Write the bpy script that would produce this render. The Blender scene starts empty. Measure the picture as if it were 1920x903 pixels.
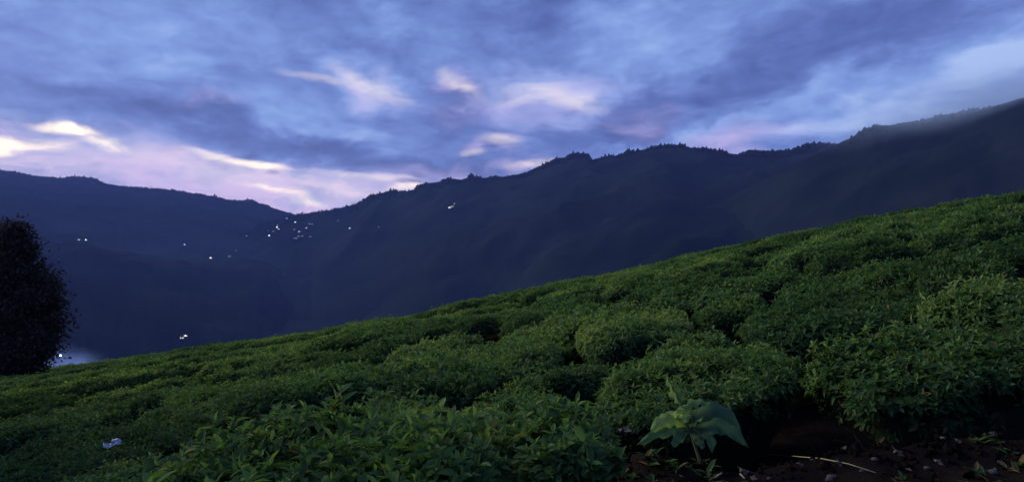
import bpy, math, random
import numpy as np
from mathutils import Vector, Matrix, Euler

random.seed(7)
rng = np.random.default_rng(7)
R = math.radians
sc = bpy.context.scene
col = sc.collection

# ------------------------------------------------------------------ camera
F = 1251.0                      # focal length in pixels of the 1920 px wide photograph
HZ = 451.5                      # level camera: the horizon is the middle row
cam_d = bpy.data.cameras.new('camera')
cam_d.sensor_width = 36.0
cam_d.lens = 36.0 * F / 1920.0
cam_d.clip_start = 0.05
cam_d.clip_end = 40000.0
cam = bpy.data.objects.new('camera', cam_d)
cam.location = (0, 0, 0)
cam.rotation_euler = (R(90), 0, 0)
col.objects.link(cam)
sc.camera = cam

# ------------------------------------------------------------------ render / exposure
sc.render.engine = 'CYCLES'
sc.cycles.use_denoising = True
sc.cycles.max_bounces = 6
sc.cycles.diffuse_bounces = 3
sc.cycles.glossy_bounces = 2
sc.cycles.transmission_bounces = 3
sc.cycles.transparent_max_bounces = 4
sc.cycles.volume_bounces = 1
sc.view_settings.view_transform = 'Standard'
sc.view_settings.look = 'None'
sc.view_settings.exposure = 0.0
sc.view_settings.gamma = 1.0
sc.view_settings.use_curve_mapping = False


def srgb(r, g, b, a=1.0):
    def f(c):
        c /= 255.0
        return c / 12.92 if c <= 0.04045 else ((c + 0.055) / 1.055) ** 2.4
    return (f(r), f(g), f(b), a)


# ------------------------------------------------------------------ sky
SUN_AZ, SUN_EL = R(-60), R(20)          # behind the cloud bank at the left, azimuth from +Y towards +X
world = bpy.data.worlds.new('World')
sc.world = world
world.use_nodes = True
world.cycles.sampling_method = 'MANUAL'
world.cycles.sample_map_resolution = 512


class NT:
    def __init__(self, tree):
        self.t = tree
        self.L = tree.links

    def n(self, kind, **kw):
        nd = self.t.nodes.new(kind)
        for k, v in kw.items():
            setattr(nd, k, v)
        return nd

    def put(self, sock, v):
        if isinstance(v, bpy.types.NodeSocket):
            self.L.new(v, sock)
        else:
            sock.default_value = v

    def m(self, op, a, b=None, c=None, clamp=False):
        nd = self.n('ShaderNodeMath', operation=op)
        nd.use_clamp = clamp
        self.put(nd.inputs[0], a)
        if b is not None:
            self.put(nd.inputs[1], b)
        if c is not None:
            self.put(nd.inputs[2], c)
        return nd.outputs[0]

    def vm(self, op, a, b=None, out=0):
        nd = self.n('ShaderNodeVectorMath', operation=op)
        self.put(nd.inputs[0], a)
        if b is not None:
            if op == 'SCALE':
                self.put(nd.inputs['Scale'], b)
            else:
                self.put(nd.inputs[1], b)
        return nd.outputs[out]

    def noise(self, vec, scale, detail=4, rough=0.5, dist=0.0, out='Fac'):
        nd = self.n('ShaderNodeTexNoise')
        nd.inputs['Scale'].default_value = scale
        nd.inputs['Detail'].default_value = detail
        nd.inputs['Roughness'].default_value = rough
        nd.inputs['Distortion'].default_value = dist
        if vec is not None:
            self.L.new(vec, nd.inputs['Vector'])
        return nd.outputs[out]

    def mix(self, fac, a, b, blend='MIX'):
        nd = self.n('ShaderNodeMix', data_type='RGBA', blend_type=blend)
        self.put(nd.inputs[0], fac)
        self.put(nd.inputs[6], a)
        self.put(nd.inputs[7], b)
        return nd.outputs[2]

    def ramp(self, fac, stops, interp='LINEAR'):
        nd = self.n('ShaderNodeValToRGB')
        cr = nd.color_ramp
        cr.interpolation = interp
        while len(cr.elements) > 1:
            cr.elements.remove(cr.elements[-1])
        cr.elements[0].position, cr.elements[0].color = stops[0]
        for p, c in stops[1:]:
            e = cr.elements.new(p)
            e.color = c
        self.put(nd.inputs[0], fac)
        return nd.outputs[0]

    def rng(self, v, a, b, c=0.0, d=1.0, interp='SMOOTHSTEP'):
        nd = self.n('ShaderNodeMapRange', interpolation_type=interp)
        self.put(nd.inputs[0], v)
        for i, x in enumerate((a, b, c, d)):
            nd.inputs[i + 1].default_value = x
        return nd.outputs[0]


def build_sky():
    T = NT(world.node_tree)
    T.t.nodes.clear()
    out = T.n('ShaderNodeOutputWorld')
    bg = T.n('ShaderNodeBackground')
    T.L.new(bg.outputs[0], out.inputs[0])
    d = T.n('ShaderNodeTexCoord').outputs['Generated']
    sep = T.n('ShaderNodeSeparateXYZ')
    T.L.new(d, sep.inputs[0])
    x, y, z = sep.outputs
    az = T.m('ARCTAN2', x, y)
    el = T.m('ARCSINE', z)
    cmb = T.n('ShaderNodeCombineXYZ')
    T.L.new(az, cmb.inputs[0])
    T.L.new(el, cmb.inputs[1])
    ae = cmb.outputs[0]
    # the cloud sheet: direction projected on a level plane, streets running away at azimuth -8 degrees
    zz = T.m('ADD', T.m('MAXIMUM', z, 0.0), 0.24)
    pl = T.n('ShaderNodeCombineXYZ')
    T.L.new(T.m('DIVIDE', x, zz), pl.inputs[0])
    T.L.new(T.m('DIVIDE', y, zz), pl.inputs[1])
    mp = T.n('ShaderNodeMapping', vector_type='TEXTURE')
    mp.inputs['Rotation'].default_value = (0, 0, R(8))
    mp.inputs['Scale'].default_value = (0.55, 0.62, 1.0)
    T.L.new(pl.outputs[0], mp.inputs[0])
    P = mp.outputs[0]
    n_big = T.noise(P, 0.9, 5, 0.52, 0.5)
    n_mid = T.noise(P, 2.6, 5, 0.55, 0.8)
    n_fine = T.noise(ae, 9.0, 4, 0.5, 0.6)
    # warped coordinates for the placed cloud banks
    st = T.n('ShaderNodeMapping')
    st.inputs['Scale'].default_value = (8.0, 17.0, 1.0)
    T.L.new(ae, st.inputs[0])
    wn = T.noise(st.outputs[0], 1.0, 7, 0.54, 0.4, out='Color')
    w0 = T.vm('SUBTRACT', wn, (0.5, 0.5, 0.5))
    warp_l = T.vm('ADD', ae, T.vm('MULTIPLY', w0, (0.17, 0.12, 0)))
    st2 = T.n('ShaderNodeMapping')
    st2.inputs['Scale'].default_value = (13.0, 42.0, 1.0)
    st2.inputs['Location'].default_value = (3.1, 1.7, 0.4)
    T.L.new(T.vm('ADD', ae, T.vm('MULTIPLY', w0, (0.10, 0.05, 0))), st2.inputs[0])
    n_wisp = T.noise(st2.outputs[0], 1.0, 8, 0.58, 0.3)
    n_rose = T.noise(st2.outputs[0], 0.55, 6, 0.55, 0.5)
    n_cell = T.noise(P, 5.5, 7, 0.6, 0.6)
    warp_s = T.vm('ADD', ae, T.vm('MULTIPLY', w0, (0.09, 0.036, 0)))

    def blob(px, py, hl, hw, ang, vec):
        u, v = (px - 960) / F, (HZ - py) / F
        a, e = math.atan(u), math.atan(v / math.sqrt(1 + u * u))
        k = 1.0 / (F * (1 + u * u) ** 0.75)
        nd = T.n('ShaderNodeMapping', vector_type='TEXTURE')
        nd.inputs['Location'].default_value = (a, e, 0)
        nd.inputs['Rotation'].default_value = (0, 0, R(ang))
        nd.inputs['Scale'].default_value = (hl * k, hw * k, 1)
        T.L.new(vec, nd.inputs[0])
        ln = T.vm('LENGTH', nd.outputs[0], out=1)
        return T.rng(ln, 0.0, 1.0, 1.0, 0.0)

    def total(lst, start, vec):
        acc = start
        for (px, py, hl, hw, ang, wt) in lst:
            acc = T.m('MULTIPLY_ADD', blob(px, py, hl, hw, ang, vec), wt, acc)
        return acc

    B = T.m('MULTIPLY_ADD', T.m('SUBTRACT', n_big, 0.5), 0.55, 0.40)
    B = T.m('MULTIPLY_ADD', T.m('SUBTRACT', n_mid, 0.5), 0.50, B)
    B = T.m('MULTIPLY_ADD', T.m('SUBTRACT', n_fine, 0.5), 0.22, B)
    B = T.m('MULTIPLY_ADD', T.m('SUBTRACT', n_wisp, 0.5), 0.38, B)
    B = T.m('MULTIPLY_ADD', T.m('SUBTRACT', n_cell, 0.5), 0.48, B)
    B = total([
        # light openings
        (690, 150, 150, 60, -18, 0.42), (1040, 185, 210, 70, 4, 0.40), (1190, 85, 300, 95, 12, 0.34),
        (560, 215, 330, 50, -10, 0.28), (660, 255, 210, 36, -14, 0.22), (310, 112, 80, 36, 0, 0.20),
        (715, 32, 80, 36, 20, 0.22), (1760, 160, 420, 105, 17, 0.50), (1900, 120, 240, 95, 18, 0.20),
        (1430, 205, 320, 36, 13, 0.36), (1350, 265, 330, 50, 3, 0.22), (1560, 240, 200, 55, 12, 0.25),
        (200, 290, 480, 100, -9, 0.22), (560, 365, 480, 90, -9, 0.25), (230, 50, 620, 130, 0, 0.20),
        # heavy bands
        (1330, 150, 330, 75, 24, -0.27), (1640, 55, 420, 75, 15, -0.28), (1150, 225, 220, 50, 10, -0.22),
        (470, 240, 460, 40, -10, -0.20), (700, 295, 420, 46, -6, -0.26), (850, 205, 95, 75, 0, -0.22),
        (1280, 232, 260, 24, 9, -0.30), (1010, 20, 280, 50, 6, -0.18), (520, 112, 130, 50, 0, -0.14),
        (210, 190, 420, 70, -4, -0.14), (1040, 110, 180, 30, 0, -0.16), (930, 300, 170, 36, 0, -0.10),
    ], B, warp_l)
    base = T.ramp(B, [(0.0, srgb(71, 86, 150)), (0.22, srgb(87, 106, 173)), (0.45, srgb(107, 131, 198)),
                      (0.70, srgb(131, 158, 219)), (1.0, srgb(170, 193, 238))])
    # rose light of the low sun on the underside of the sheet
    W = total([
        (120, 300, 480, 110, -6, 0.75), (430, 350, 520, 95, -10, 0.75), (690, 372, 330, 75, -4, 0.85),
        (800, 330, 130, 34, 0, 0.35), (1370, 272, 240, 50, 6, 0.70), (1210, 222, 110, 36, 0, 0.32),
        (1000, 185, 260, 70, 4, 0.42), (700, 160, 110, 42, -24, 0.50), (865, 155, 70, 30, -25, 0.45),
        (940, 265, 70, 30, 0, 0.45), (880, 290, 44, 16, 0, 0.5), (990, 306, 90, 18, 6, 0.45), (390, 195, 110, 30, 0, 0.22),
    ], 0.0, warp_l)
    W = T.m('MULTIPLY', W, T.rng(T.m('ADD', T.m('MULTIPLY', n_rose, 0.6), T.m('MULTIPLY', n_wisp, 0.4)), 0.34, 0.66, 0.22, 1.25), clamp=True)
    colr = T.mix(W, base, srgb(214, 192, 236))
    # thin burning gaps low over the left ridge
    H = total([
        (330, 300, 520, 40, -11, 0.16), (610, 350, 300, 40, -8, 0.16), (80, 300, 260, 44, 0, 0.16),
        (118, 236, 90, 15, -4, 0.9), (185, 258, 105, 20, -19, 1.15), (20, 268, 150, 24, 7, 1.2),
        (490, 308, 110, 13, -10, 0.9), (395, 291, 80, 12, -12, 0.45), (543, 364, 95, 16, -14, 1.15),
        (762, 353, 48, 10, 0, 1.0), (690, 333, 130, 12, -6, 0.35), (640, 118, 0.1, 0.1, 0, 0.0),
        (700, 160, 110, 26, -22, 0.34), (872, 160, 80, 22, -30, 0.32), (1075, 192, 110, 22, -6, 0.34), (985, 180, 90, 26, 10, 0.30), (940, 265, 60, 18, 0, 0.32), (1000, 306, 80, 12, 6, 0.40), (880, 290, 40, 10, 0, 0.4), (600, 148, 110, 12, -6, 0.25), (80, 352, 60, 14, 0, 0.4),
    ], 0.0, warp_s)
    H = T.m('MULTIPLY', H, T.rng(n_wisp, 0.32, 0.66, 0.30, 1.15))
    H = T.m('MINIMUM', H, 1.0)
    colr = T.mix(H, colr, (1.55, 1.28, 0.98, 1))
    # small grey lens clouds in front of the glow
    Dk = total([(758, 344, 40, 8, 0, 0.8), (768, 330, 52, 9, -3, 0.8), (521, 327, 22, 9, -6, 0.6)], 0.0, warp_s)
    colr = T.mix(T.m('MINIMUM', Dk, 1.0), colr, srgb(120, 116, 170))
    # clear air behind and below
    sky = T.n('ShaderNodeTexSky')
    sky.sky_type = 'NISHITA'
    sky.sun_disc = False
    sky.sun_elevation = R(2.0)
    sky.sun_rotation = SUN_AZ
    sky.altitude = 1800
    colr = T.mix(1.0, colr, T.mix(1.0, sky.outputs[0], (0.02, 0.02, 0.02, 1), 'MULTIPLY'), 'ADD')
    low = T.rng(z, -0.10, 0.0)
    colr = T.mix(low, srgb(52, 62, 110), colr)
    T.L.new(colr, bg.inputs[0])
    bg.inputs[1].default_value = 1.08


build_sky()

sun_d = bpy.data.lights.new('sun', 'SUN')
sun_d.energy = 4.5
sun_d.angle = R(40)
sun_d.color = (1.0, 0.90, 0.66)
sun = bpy.data.objects.new('sun', sun_d)
sd = Vector((math.sin(SUN_AZ) * math.cos(SUN_EL), math.cos(SUN_AZ) * math.cos(SUN_EL), math.sin(SUN_EL)))
sun.rotation_euler = (-sd).to_track_quat('-Z', 'Y').to_euler()
col.objects.link(sun)


# ------------------------------------------------------------------ helpers
def tag(o, label=None, cat=None, group=None, kind=None):
    if label:
        o['label'] = label
    if cat:
        o['category'] = cat
    if group:
        o['group'] = group
    if kind:
        o['kind'] = kind
    return o


def make_mesh(name, verts, tris, mats, tint=None, smooth=False, mat_idx=None):
    """verts (n,3), tris (m,3) numpy arrays -> mesh data"""
    verts = np.asarray(verts, np.float32)
    tris = np.asarray(tris, np.int32)
    me = bpy.data.meshes.new(name)
    me.vertices.add(len(verts))
    me.vertices.foreach_set('co', verts.ravel())
    me.loops.add(tris.size)
    me.loops.foreach_set('vertex_index', tris.ravel())
    me.polygons.add(len(tris))
    k = tris.shape[1]
    me.polygons.foreach_set('loop_start', np.arange(0, tris.size, k, dtype=np.int32))
    me.polygons.foreach_set('loop_total', np.full(len(tris), k, np.int32))
    if smooth:
        me.polygons.foreach_set('use_smooth', np.ones(len(tris), bool))
    for m in (mats if isinstance(mats, (list, tuple)) else [mats]):
        me.materials.append(m)
    if mat_idx is not None:
        me.polygons.foreach_set('material_index', np.asarray(mat_idx, np.int32))
    if tint is not None:
        at = me.attributes.new('tint', 'FLOAT', 'POINT')
        at.data.foreach_set('value', np.asarray(tint, np.float32))
    me.update(calc_edges=True)
    return me


def link(name, me, parent=None, loc=None, rot=None):
    o = bpy.data.objects.new(name, me)
    col.objects.link(o)
    if parent is not None:
        o.parent = parent
    if loc is not None:
        o.location = loc
    if rot is not None:
        o.rotation_euler = rot
    return o


def empty(name, loc=(0, 0, 0)):
    o = bpy.data.objects.new(name, None)
    o.empty_display_size = 0.2
    o.location = loc
    col.objects.link(o)
    return o


def copy_tree(o, parent=None):
    c = o.copy()
    col.objects.link(c)
    if parent is not None:
        c.parent = parent
    for ch in list(o.children):
        copy_tree(ch, c)
    return c


def hash2(ix, iy, seed):
    h = (ix.astype(np.int64) * 374761393 + iy.astype(np.int64) * 668265263 + seed * 1442695041) & 0xffffffff
    h = ((h ^ (h >> 13)) * 1274126177) & 0xffffffff
    h = h ^ (h >> 16)
    return (h & 0xffffff) / float(0xffffff)


def vnoise(x, y, seed=0):
    x, y = np.asarray(x, float), np.asarray(y, float)
    ix, iy = np.floor(x), np.floor(y)
    fx, fy = x - ix, y - iy
    fx, fy = fx * fx * fx * (fx * (fx * 6 - 15) + 10), fy * fy * fy * (fy * (fy * 6 - 15) + 10)
    a, b = hash2(ix, iy, seed), hash2(ix + 1, iy, seed)
    c, d = hash2(ix, iy + 1, seed), hash2(ix + 1, iy + 1, seed)
    return (a * (1 - fx) + b * fx) * (1 - fy) + (c * (1 - fx) + d * fx) * fy * 1.0


def fbm(x, y, oct=4, seed=0, gain=0.5):
    s, a, t = 0.0, 1.0, 0.0
    for i in range(oct):
        s = s + a * (vnoise(x * 2 ** i + 17.3 * i, y * 2 ** i - 9.1 * i, seed + i) - 0.5) * 2
        t += a
        a *= gain
    return s / t


def sstep(a, b, x):
    t = np.clip((np.asarray(x, float) - a) / (b - a), 0, 1)
    return t * t * (3 - 2 * t)


def tube(pts, radii, sides=6):
    """one open tube through pts, capped by a tip fan; returns verts, tris"""
    pts = [Vector(p) for p in pts]
    V, T = [], []
    n = len(pts)
    for i, p in enumerate(pts):
        d = (pts[min(i + 1, n - 1)] - pts[max(i - 1, 0)]).normalized()
        up = Vector((0, 0, 1)) if abs(d.z) < 0.9 else Vector((1, 0, 0))
        a = d.cross(up).normalized()
        b = d.cross(a)
        for k in range(sides):
            t = 2 * math.pi * k / sides
            V.append(p + (a * math.cos(t) + b * math.sin(t)) * radii[i])
    for i in range(n - 1):
        for k in range(sides):
            q, w = i * sides + k, i * sides + (k + 1) % sides
            T += [(q, w, w + sides), (q, w + sides, q + sides)]
    V.append(pts[-1])
    for k in range(sides):
        T.append(((n - 1) * sides + k, (n - 1) * sides + (k + 1) % sides, len(V) - 1))
    return np.array([tuple(v) for v in V]), np.array(T)


def join(parts):
    V, T, o = [], [], 0
    for v, t in parts:
        V.append(np.asarray(v, float))
        T.append(np.asarray(t, int) + o)
        o += len(v)
    return np.concatenate(V), np.concatenate(T)


def box(x0, x1, y0, y1, z0, z1):
    v = np.array([(x, y, z) for x in (x0, x1) for y in (y0, y1) for z in (z0, z1)], float)
    q = [(0, 1, 3, 2), (4, 6, 7, 5), (0, 4, 5, 1), (2, 3, 7, 6), (0, 2, 6, 4), (1, 5, 7, 3)]
    t = []
    for a, b, c, d in q:
        t += [(a, b, c), (a, c, d)]
    return v, np.array(t)


# ------------------------------------------------------------------ materials
def material(name):
    m = bpy.data.materials.new(name)
    m.use_nodes = True
    T = NT(m.node_tree)
    T.t.nodes.clear()
    out = T.n('ShaderNodeOutputMaterial')
    return m, T, out


def leaf_material(name, dark, mid, young, rough=0.42, trans=0.3, spec=0.4):
    m, T, out = material(name)
    at = T.n('ShaderNodeAttribute', attribute_name='tint').outputs['Fac']
    oi = T.n('ShaderNodeObjectInfo').outputs['Random']
    geo = T.n('ShaderNodeNewGeometry')
    n = T.m('ADD', T.m('MULTIPLY', T.noise(geo.outputs['Position'], 1.3, 3, 0.6), 0.5), T.m('MULTIPLY', T.noise(geo.outputs['Position'], 0.16, 2, 0.5), 0.5))
    f = T.m('ADD', at, T.m('MULTIPLY', T.m('SUBTRACT', n, 0.5), 0.8))
    f = T.m('ADD', f, T.m('MULTIPLY', T.m('SUBTRACT', oi, 0.5), 0.62), clamp=True)
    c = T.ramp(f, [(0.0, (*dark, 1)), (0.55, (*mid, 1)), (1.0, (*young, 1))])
    c = T.mix(T.m('LESS_THAN', at, -0.5), c, (0.13, 0.10, 0.045, 1))
    p = T.n('ShaderNodeBsdfPrincipled')
    T.L.new(c, p.inputs['Base Color'])
    p.inputs['Roughness'].default_value = rough
    p.inputs['Specular IOR Level'].default_value = spec
    tr = T.n('ShaderNodeBsdfTranslucent')
    T.L.new(T.mix(1.0, c, (1.25, 1.35, 0.55, 1), 'MULTIPLY'), tr.inputs[0])
    mx = T.n('ShaderNodeMixShader')
    mx.inputs[0].default_value = trans
    T.L.new(p.outputs[0], mx.inputs[1])
    T.L.new(tr.outputs[0], mx.inputs[2])
    T.L.new(mx.outputs[0], out.inputs[0])
    return m


def rough_material(name, c0, c1, scale=6.0, rough=0.9, bump=0.3, spec=0.2, detail=6, bscale=None):
    m, T, out = material(name)
    pos = T.n('ShaderNodeNewGeometry').outputs['Position']
    n = T.noise(pos, scale, detail, 0.62)
    c = T.mix(T.rng(n, 0.3, 0.7), (*c0, 1), (*c1, 1))
    p = T.n('ShaderNodeBsdfPrincipled')
    T.L.new(c, p.inputs['Base Color'])
    p.inputs['Roughness'].default_value = rough
    p.inputs['Specular IOR Level'].default_value = spec
    if bump:
        b = T.n('ShaderNodeBump')
        b.inputs['Strength'].default_value = bump
        b.inputs['Distance'].default_value = 0.3 / scale
        T.L.new(T.noise(pos, bscale or scale * 3, 6, 0.65), b.inputs['Height'])
        T.L.new(b.outputs[0], p.inputs['Normal'])
    T.L.new(p.outputs[0], out.inputs[0])
    return m


def glow_material(name, color, strength):
    m, T, out = material(name)
    e = T.n('ShaderNodeEmission')
    n = T.noise(T.n('ShaderNodeNewGeometry').outputs['Position'], 0.8, 2)
    T.L.new(T.mix(n, (*color, 1), (1, 1, 1, 1)), e.inputs[0])
    e.inputs[1].default_value = strength
    T.L.new(e.outputs[0], out.inputs[0])
    m.cycles.emission_sampling = 'NONE'
    return m


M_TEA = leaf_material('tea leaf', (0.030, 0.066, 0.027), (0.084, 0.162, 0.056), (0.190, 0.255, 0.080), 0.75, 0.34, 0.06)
M_TWIG = rough_material('tea branches', (0.012, 0.013, 0.009), (0.028, 0.025, 0.017), 14, 0.9, 0.5)
M_BARK = rough_material('bark', (0.035, 0.028, 0.022), (0.075, 0.06, 0.045), 9, 0.9, 0.6)
def ground_material():
    m, T, out = material('ground cover')
    pos = T.n('ShaderNodeNewGeometry').outputs['Position']
    sep = T.n('ShaderNodeSeparateXYZ')
    T.L.new(pos, sep.inputs[0])
    near = T.mix(T.rng(T.noise(pos, 3.0, 8, 0.62), 0.3, 0.7), (0.006, 0.005, 0.005, 1), (0.020, 0.015, 0.013, 1))
    far = T.mix(T.rng(T.noise(pos, 0.014, 9, 0.62), 0.3, 0.7), (0.007, 0.012, 0.009, 1), (0.014, 0.019, 0.014, 1))
    c = T.mix(T.rng(sep.outputs[1], 60.0, 75.0), near, far)     # bare soil under the tea, scrub below the brow
    p = T.n('ShaderNodeBsdfPrincipled')
    T.L.new(c, p.inputs['Base Color'])
    p.inputs['Roughness'].default_value = 0.95
    p.inputs['Specular IOR Level'].default_value = 0.0
    b = T.n('ShaderNodeBump')
    b.inputs['Strength'].default_value = 0.9
    b.inputs['Distance'].default_value = 0.03
    T.L.new(T.noise(pos, 26, 7, 0.68), b.inputs['Height'])
    T.L.new(b.outputs[0], p.inputs['Normal'])
    T.L.new(p.outputs[0], out.inputs[0])
    return m


M_SOIL = ground_material()
M_BROAD = leaf_material('broad leaf', (0.040, 0.090, 0.046), (0.080, 0.155, 0.050), (0.20, 0.30, 0.075), 0.6, 0.3, 0.10)
M_STALK = rough_material('green stalk', (0.07, 0.075, 0.035), (0.12, 0.12, 0.06), 30, 0.7, 0.2)
M_STRAW = rough_material('dry straw', (0.26, 0.21, 0.09), (0.42, 0.34, 0.16), 40, 0.6, 0.2, 0.4)
M_DEAD = rough_material('dead leaf', (0.022, 0.016, 0.012), (0.055, 0.042, 0.030), 25, 0.7, 0.2, 0.4)
M_TREE = leaf_material('tree leaf', (0.022, 0.019, 0.018), (0.042, 0.037, 0.033), (0.06, 0.052, 0.044), 0.8, 0.08, 0.0)
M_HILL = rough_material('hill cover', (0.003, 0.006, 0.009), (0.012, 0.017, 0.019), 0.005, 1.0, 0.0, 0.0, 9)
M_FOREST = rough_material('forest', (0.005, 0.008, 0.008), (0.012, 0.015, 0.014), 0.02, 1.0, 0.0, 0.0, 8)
M_WALL = rough_material('house wall', (0.42, 0.42, 0.42), (0.62, 0.60, 0.56), 0.6, 0.9, 0.0)
M_ROOF = rough_material('tin roof', (0.16, 0.17, 0.19), (0.26, 0.25, 0.25), 0.8, 0.6, 0.0, 0.4)
M_LIT = glow_material('lit window', (0.80, 0.90, 1.0), 5.0)
M_BULB = glow_material('lamp glass', (0.85, 0.93, 1.0), 26.0)
M_LITW = glow_material('warm lit window', (1.0, 0.80, 0.52), 4.0)
M_BULBW = glow_material('warm lamp glass', (1.0, 0.84, 0.60), 20.0)
M_DIM = glow_material('dim window', (1.0, 0.85, 0.70), 0.8)
M_METAL = rough_material('lamp post', (0.10, 0.10, 0.11), (0.16, 0.16, 0.17), 8, 0.5, 0.1, 0.5)
M_YARD = rough_material('pale yard', (0.30, 0.30, 0.31), (0.44, 0.43, 0.42), 0.5, 0.95, 0.2, 0.1)
M_PLASTIC = rough_material('plastic wrapper', (0.10, 0.17, 0.34), (0.36, 0.38, 0.42), 14, 0.3, 0.2, 0.6, 3)
M_STONE = rough_material('pebble', (0.03, 0.03, 0.03), (0.07, 0.066, 0.062), 12, 0.8, 0.4)

# ------------------------------------------------------------------ the tea slope
H0 = 1.45                                           # eye height over the plucking table
BUSH = 1.0
AX = np.array([-260, -120, -80, -54, -36, -24, -16, -8, 0, 10.8, 19.6, 36.5, 54, 81, 260.0])
AZ = np.array([-23.5, -14.8, -11.2, -8.2, -5.85, -4.0, -2.92, -1.62, 0, 2.30, 4.02, 7.0, 9.7, 13.2, 34.0])


def crown_z(x, y):
    """height of the clipped tea table"""
    x, y = np.asarray(x, float), np.asarray(y, float)
    a = np.interp(x, AX, AZ)
    yy = np.maximum(y, 0)
    k, b = 0.00072, -0.018
    ye = 160.0
    q = np.where(yy < ye, b * yy - k * yy * yy, b * ye - k * ye * ye + (b - 2 * k * ye) * 1.35 * (yy - ye))
    fade = 1 - sstep(150, 600, y)
    z = -H0 + a * fade + q
    z = z + 0.10 * fbm(x / 7.0, y / 7.0, 2, 3) * sstep(4, 12, y)
    return np.maximum(z, -260 + 25 * fbm(x / 400., y / 400., 4, 5) + 18)


def bank_mask(x, y):
    e = 2.13 + 0.16 * fbm(x * 2.1, x * 0 + 3.1, 4, 11)
    return sstep(0.05, 0.45, x - 0.16 * (2.0 - y)) * sstep(0.5, 1.1, y) * (1 - sstep(0, 0.55, y - e))


def ground_z(x, y):
    z = crown_z(x, y) - BUSH
    m = bank_mask(x, y)
    top = -0.665 + 0.07 * (x - 1.2) + 0.05 * (y - 2.2) + 0.06 * fbm(x * 2.6, y * 2.6, 5, 21, 0.6)
    w = sstep(-2.0, -1.5, x) * (1 - sstep(0.9, 1.5, x)) * sstep(0.8, 1.4, y) * (1 - sstep(4.0, 4.8, y))
    z = z * (1 - w) + (-1.86 + 0.08 * x) * w                       # low terrace that carries the foreground bushes
    return z * (1 - m) + top * m + 0.02 * fbm(x * 3, y * 3, 3, 8) * (np.abs(y) < 60)


def grid_mesh(name, X, Y, Z, mat, smooth=True):
    h, w = X.shape
    V = np.stack([X, Y, Z], -1).reshape(-1, 3)
    i = np.arange((h - 1) * w).reshape(h - 1, w)[:, :-1].ravel()
    Q = np.stack([i, i + 1, i + w + 1, i + w], -1)
    return make_mesh(name, V, Q, mat, smooth=smooth)


def spaced(*segs):
    out = []
    for a, b, s in segs:
        out.append(np.arange(a, b, s))
    return np.unique(np.concatenate(out))


gx = spaced((-5500, -600, 350), (-600, -80, 20), (-80, -8, 1.2), (-8, 0, 0.25), (0, 4, 0.05), (4, 8, 0.25), (8, 80, 1.2), (80, 600, 20), (600, 5501, 350))
gy = spaced((-40, 0, 2), (0, 1, 0.2), (1, 3.2, 0.045), (3.2, 10, 0.25), (10, 90, 1.2), (90, 800, 15), (800, 5000, 100))
GX, GY = np.meshgrid(gx, gy)
ground = link('ground', grid_mesh('ground', GX, GY, ground_z(GX, GY), M_SOIL))
tag(ground, kind='structure')

# ------------------------------------------------------------------ the hills
def sky_v(pts):
    p = np.array(pts, float)
    return (p[:, 0] - 960) / F, (HZ - p[:, 1]) / F


RIDGES = {
    'far_hill': dict(
        sky=[(-700, 250), (-300, 300), (0, 321), (60, 330), (110, 336), (155, 333), (175, 335), (200, 345), (240, 350), (285, 354),
             (340, 360), (400, 368), (420, 374), (445, 377), (470, 377), (500, 386), (540, 398), (560, 404), (620, 425), (700, 460), (900, 520)],
        D=([-1.5, -0.7, -0.35, 0.1], [4700, 4600, 4200, 4000]), front=0.19, y0=650, seed=31),
    'mountain_range': dict(
        sky=[(100, 640), (250, 560), (380, 486), (450, 446), (520, 412), (560, 403), (590, 397), (640, 394), (665, 386), (690, 373), (715, 365),
             (760, 359), (775, 359), (781, 351), (810, 346), (840, 339), (880, 336), (900, 336), (960, 331), (985, 328), (1000, 321),
             (1040, 304), (1080, 295), (1100, 297), (1110, 303), (1140, 298), (1190, 289), (1230, 279), (1290, 278), (1310, 283), (1360, 292),
             (1385, 291), (1410, 285), (1450, 289), (1500, 279), (1560, 273), (1620, 285), (1750, 300), (2000, 300), (2500, 290)],
        D=([-0.9, -0.45, -0.3, -0.1, 0.2, 0.5, 1.3], [2300, 2900, 3300, 2900, 2500, 2100, 2000]), front=0.30, y0=700, seed=47),
    'near_mountain': dict(
        sky=[(1150, 480), (1300, 400), (1450, 330), (1530, 290), (1570, 271), (1600, 257), (1640, 242), (1680, 236), (1720, 231),
             (1780, 220), (1850, 206), (1920, 186), (2100, 140), (2600, 60)],
        D=([0.1, 0.4, 0.8, 1.4], [1700, 1500, 1250, 1100]), front=0.52, y0=300, seed=59),
}


def ridge_z(nm, x, y):
    r = RIDGES[nm]
    u = x / y
    su, sv = sky_v(r['sky'])
    v = np.interp(u, su, sv)
    if 'soft' not in r:                       # the crest line loses its small notches down the flank
        uu = np.linspace(su[0], su[-1], 900)
        k = np.hanning(121)
        vv = np.interp(uu, su, sv)
        r['soft'] = (uu, np.convolve(np.pad(vv, 60, mode='edge'), k / k.sum(), mode='valid'))
    D = np.interp(u, *r['D'])
    s = y - D
    v = v + (np.interp(u, *r['soft']) - v) * sstep(0, 380, np.abs(s))
    rad = 60.0
    dist = np.sqrt(s * s + rad * rad) - rad
    fall = np.where(s < 0, r['front'] * dist, 0.45 * dist)
    w = np.clip(np.abs(s) / 350.0, 0, 1)
    sd = r['seed']
    rg = 1 - np.abs(fbm(x / 420., y / 420. + 5, 4, sd))
    n = 80 * (rg - 0.85) * w + 14 * fbm(x / 110., y / 110., 4, sd + 9) * np.clip(np.abs(s) / 160., 0, 1) + 2.2 * fbm(x / 16., y / 16., 3, sd + 4)
    return v * D - fall + n


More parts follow.
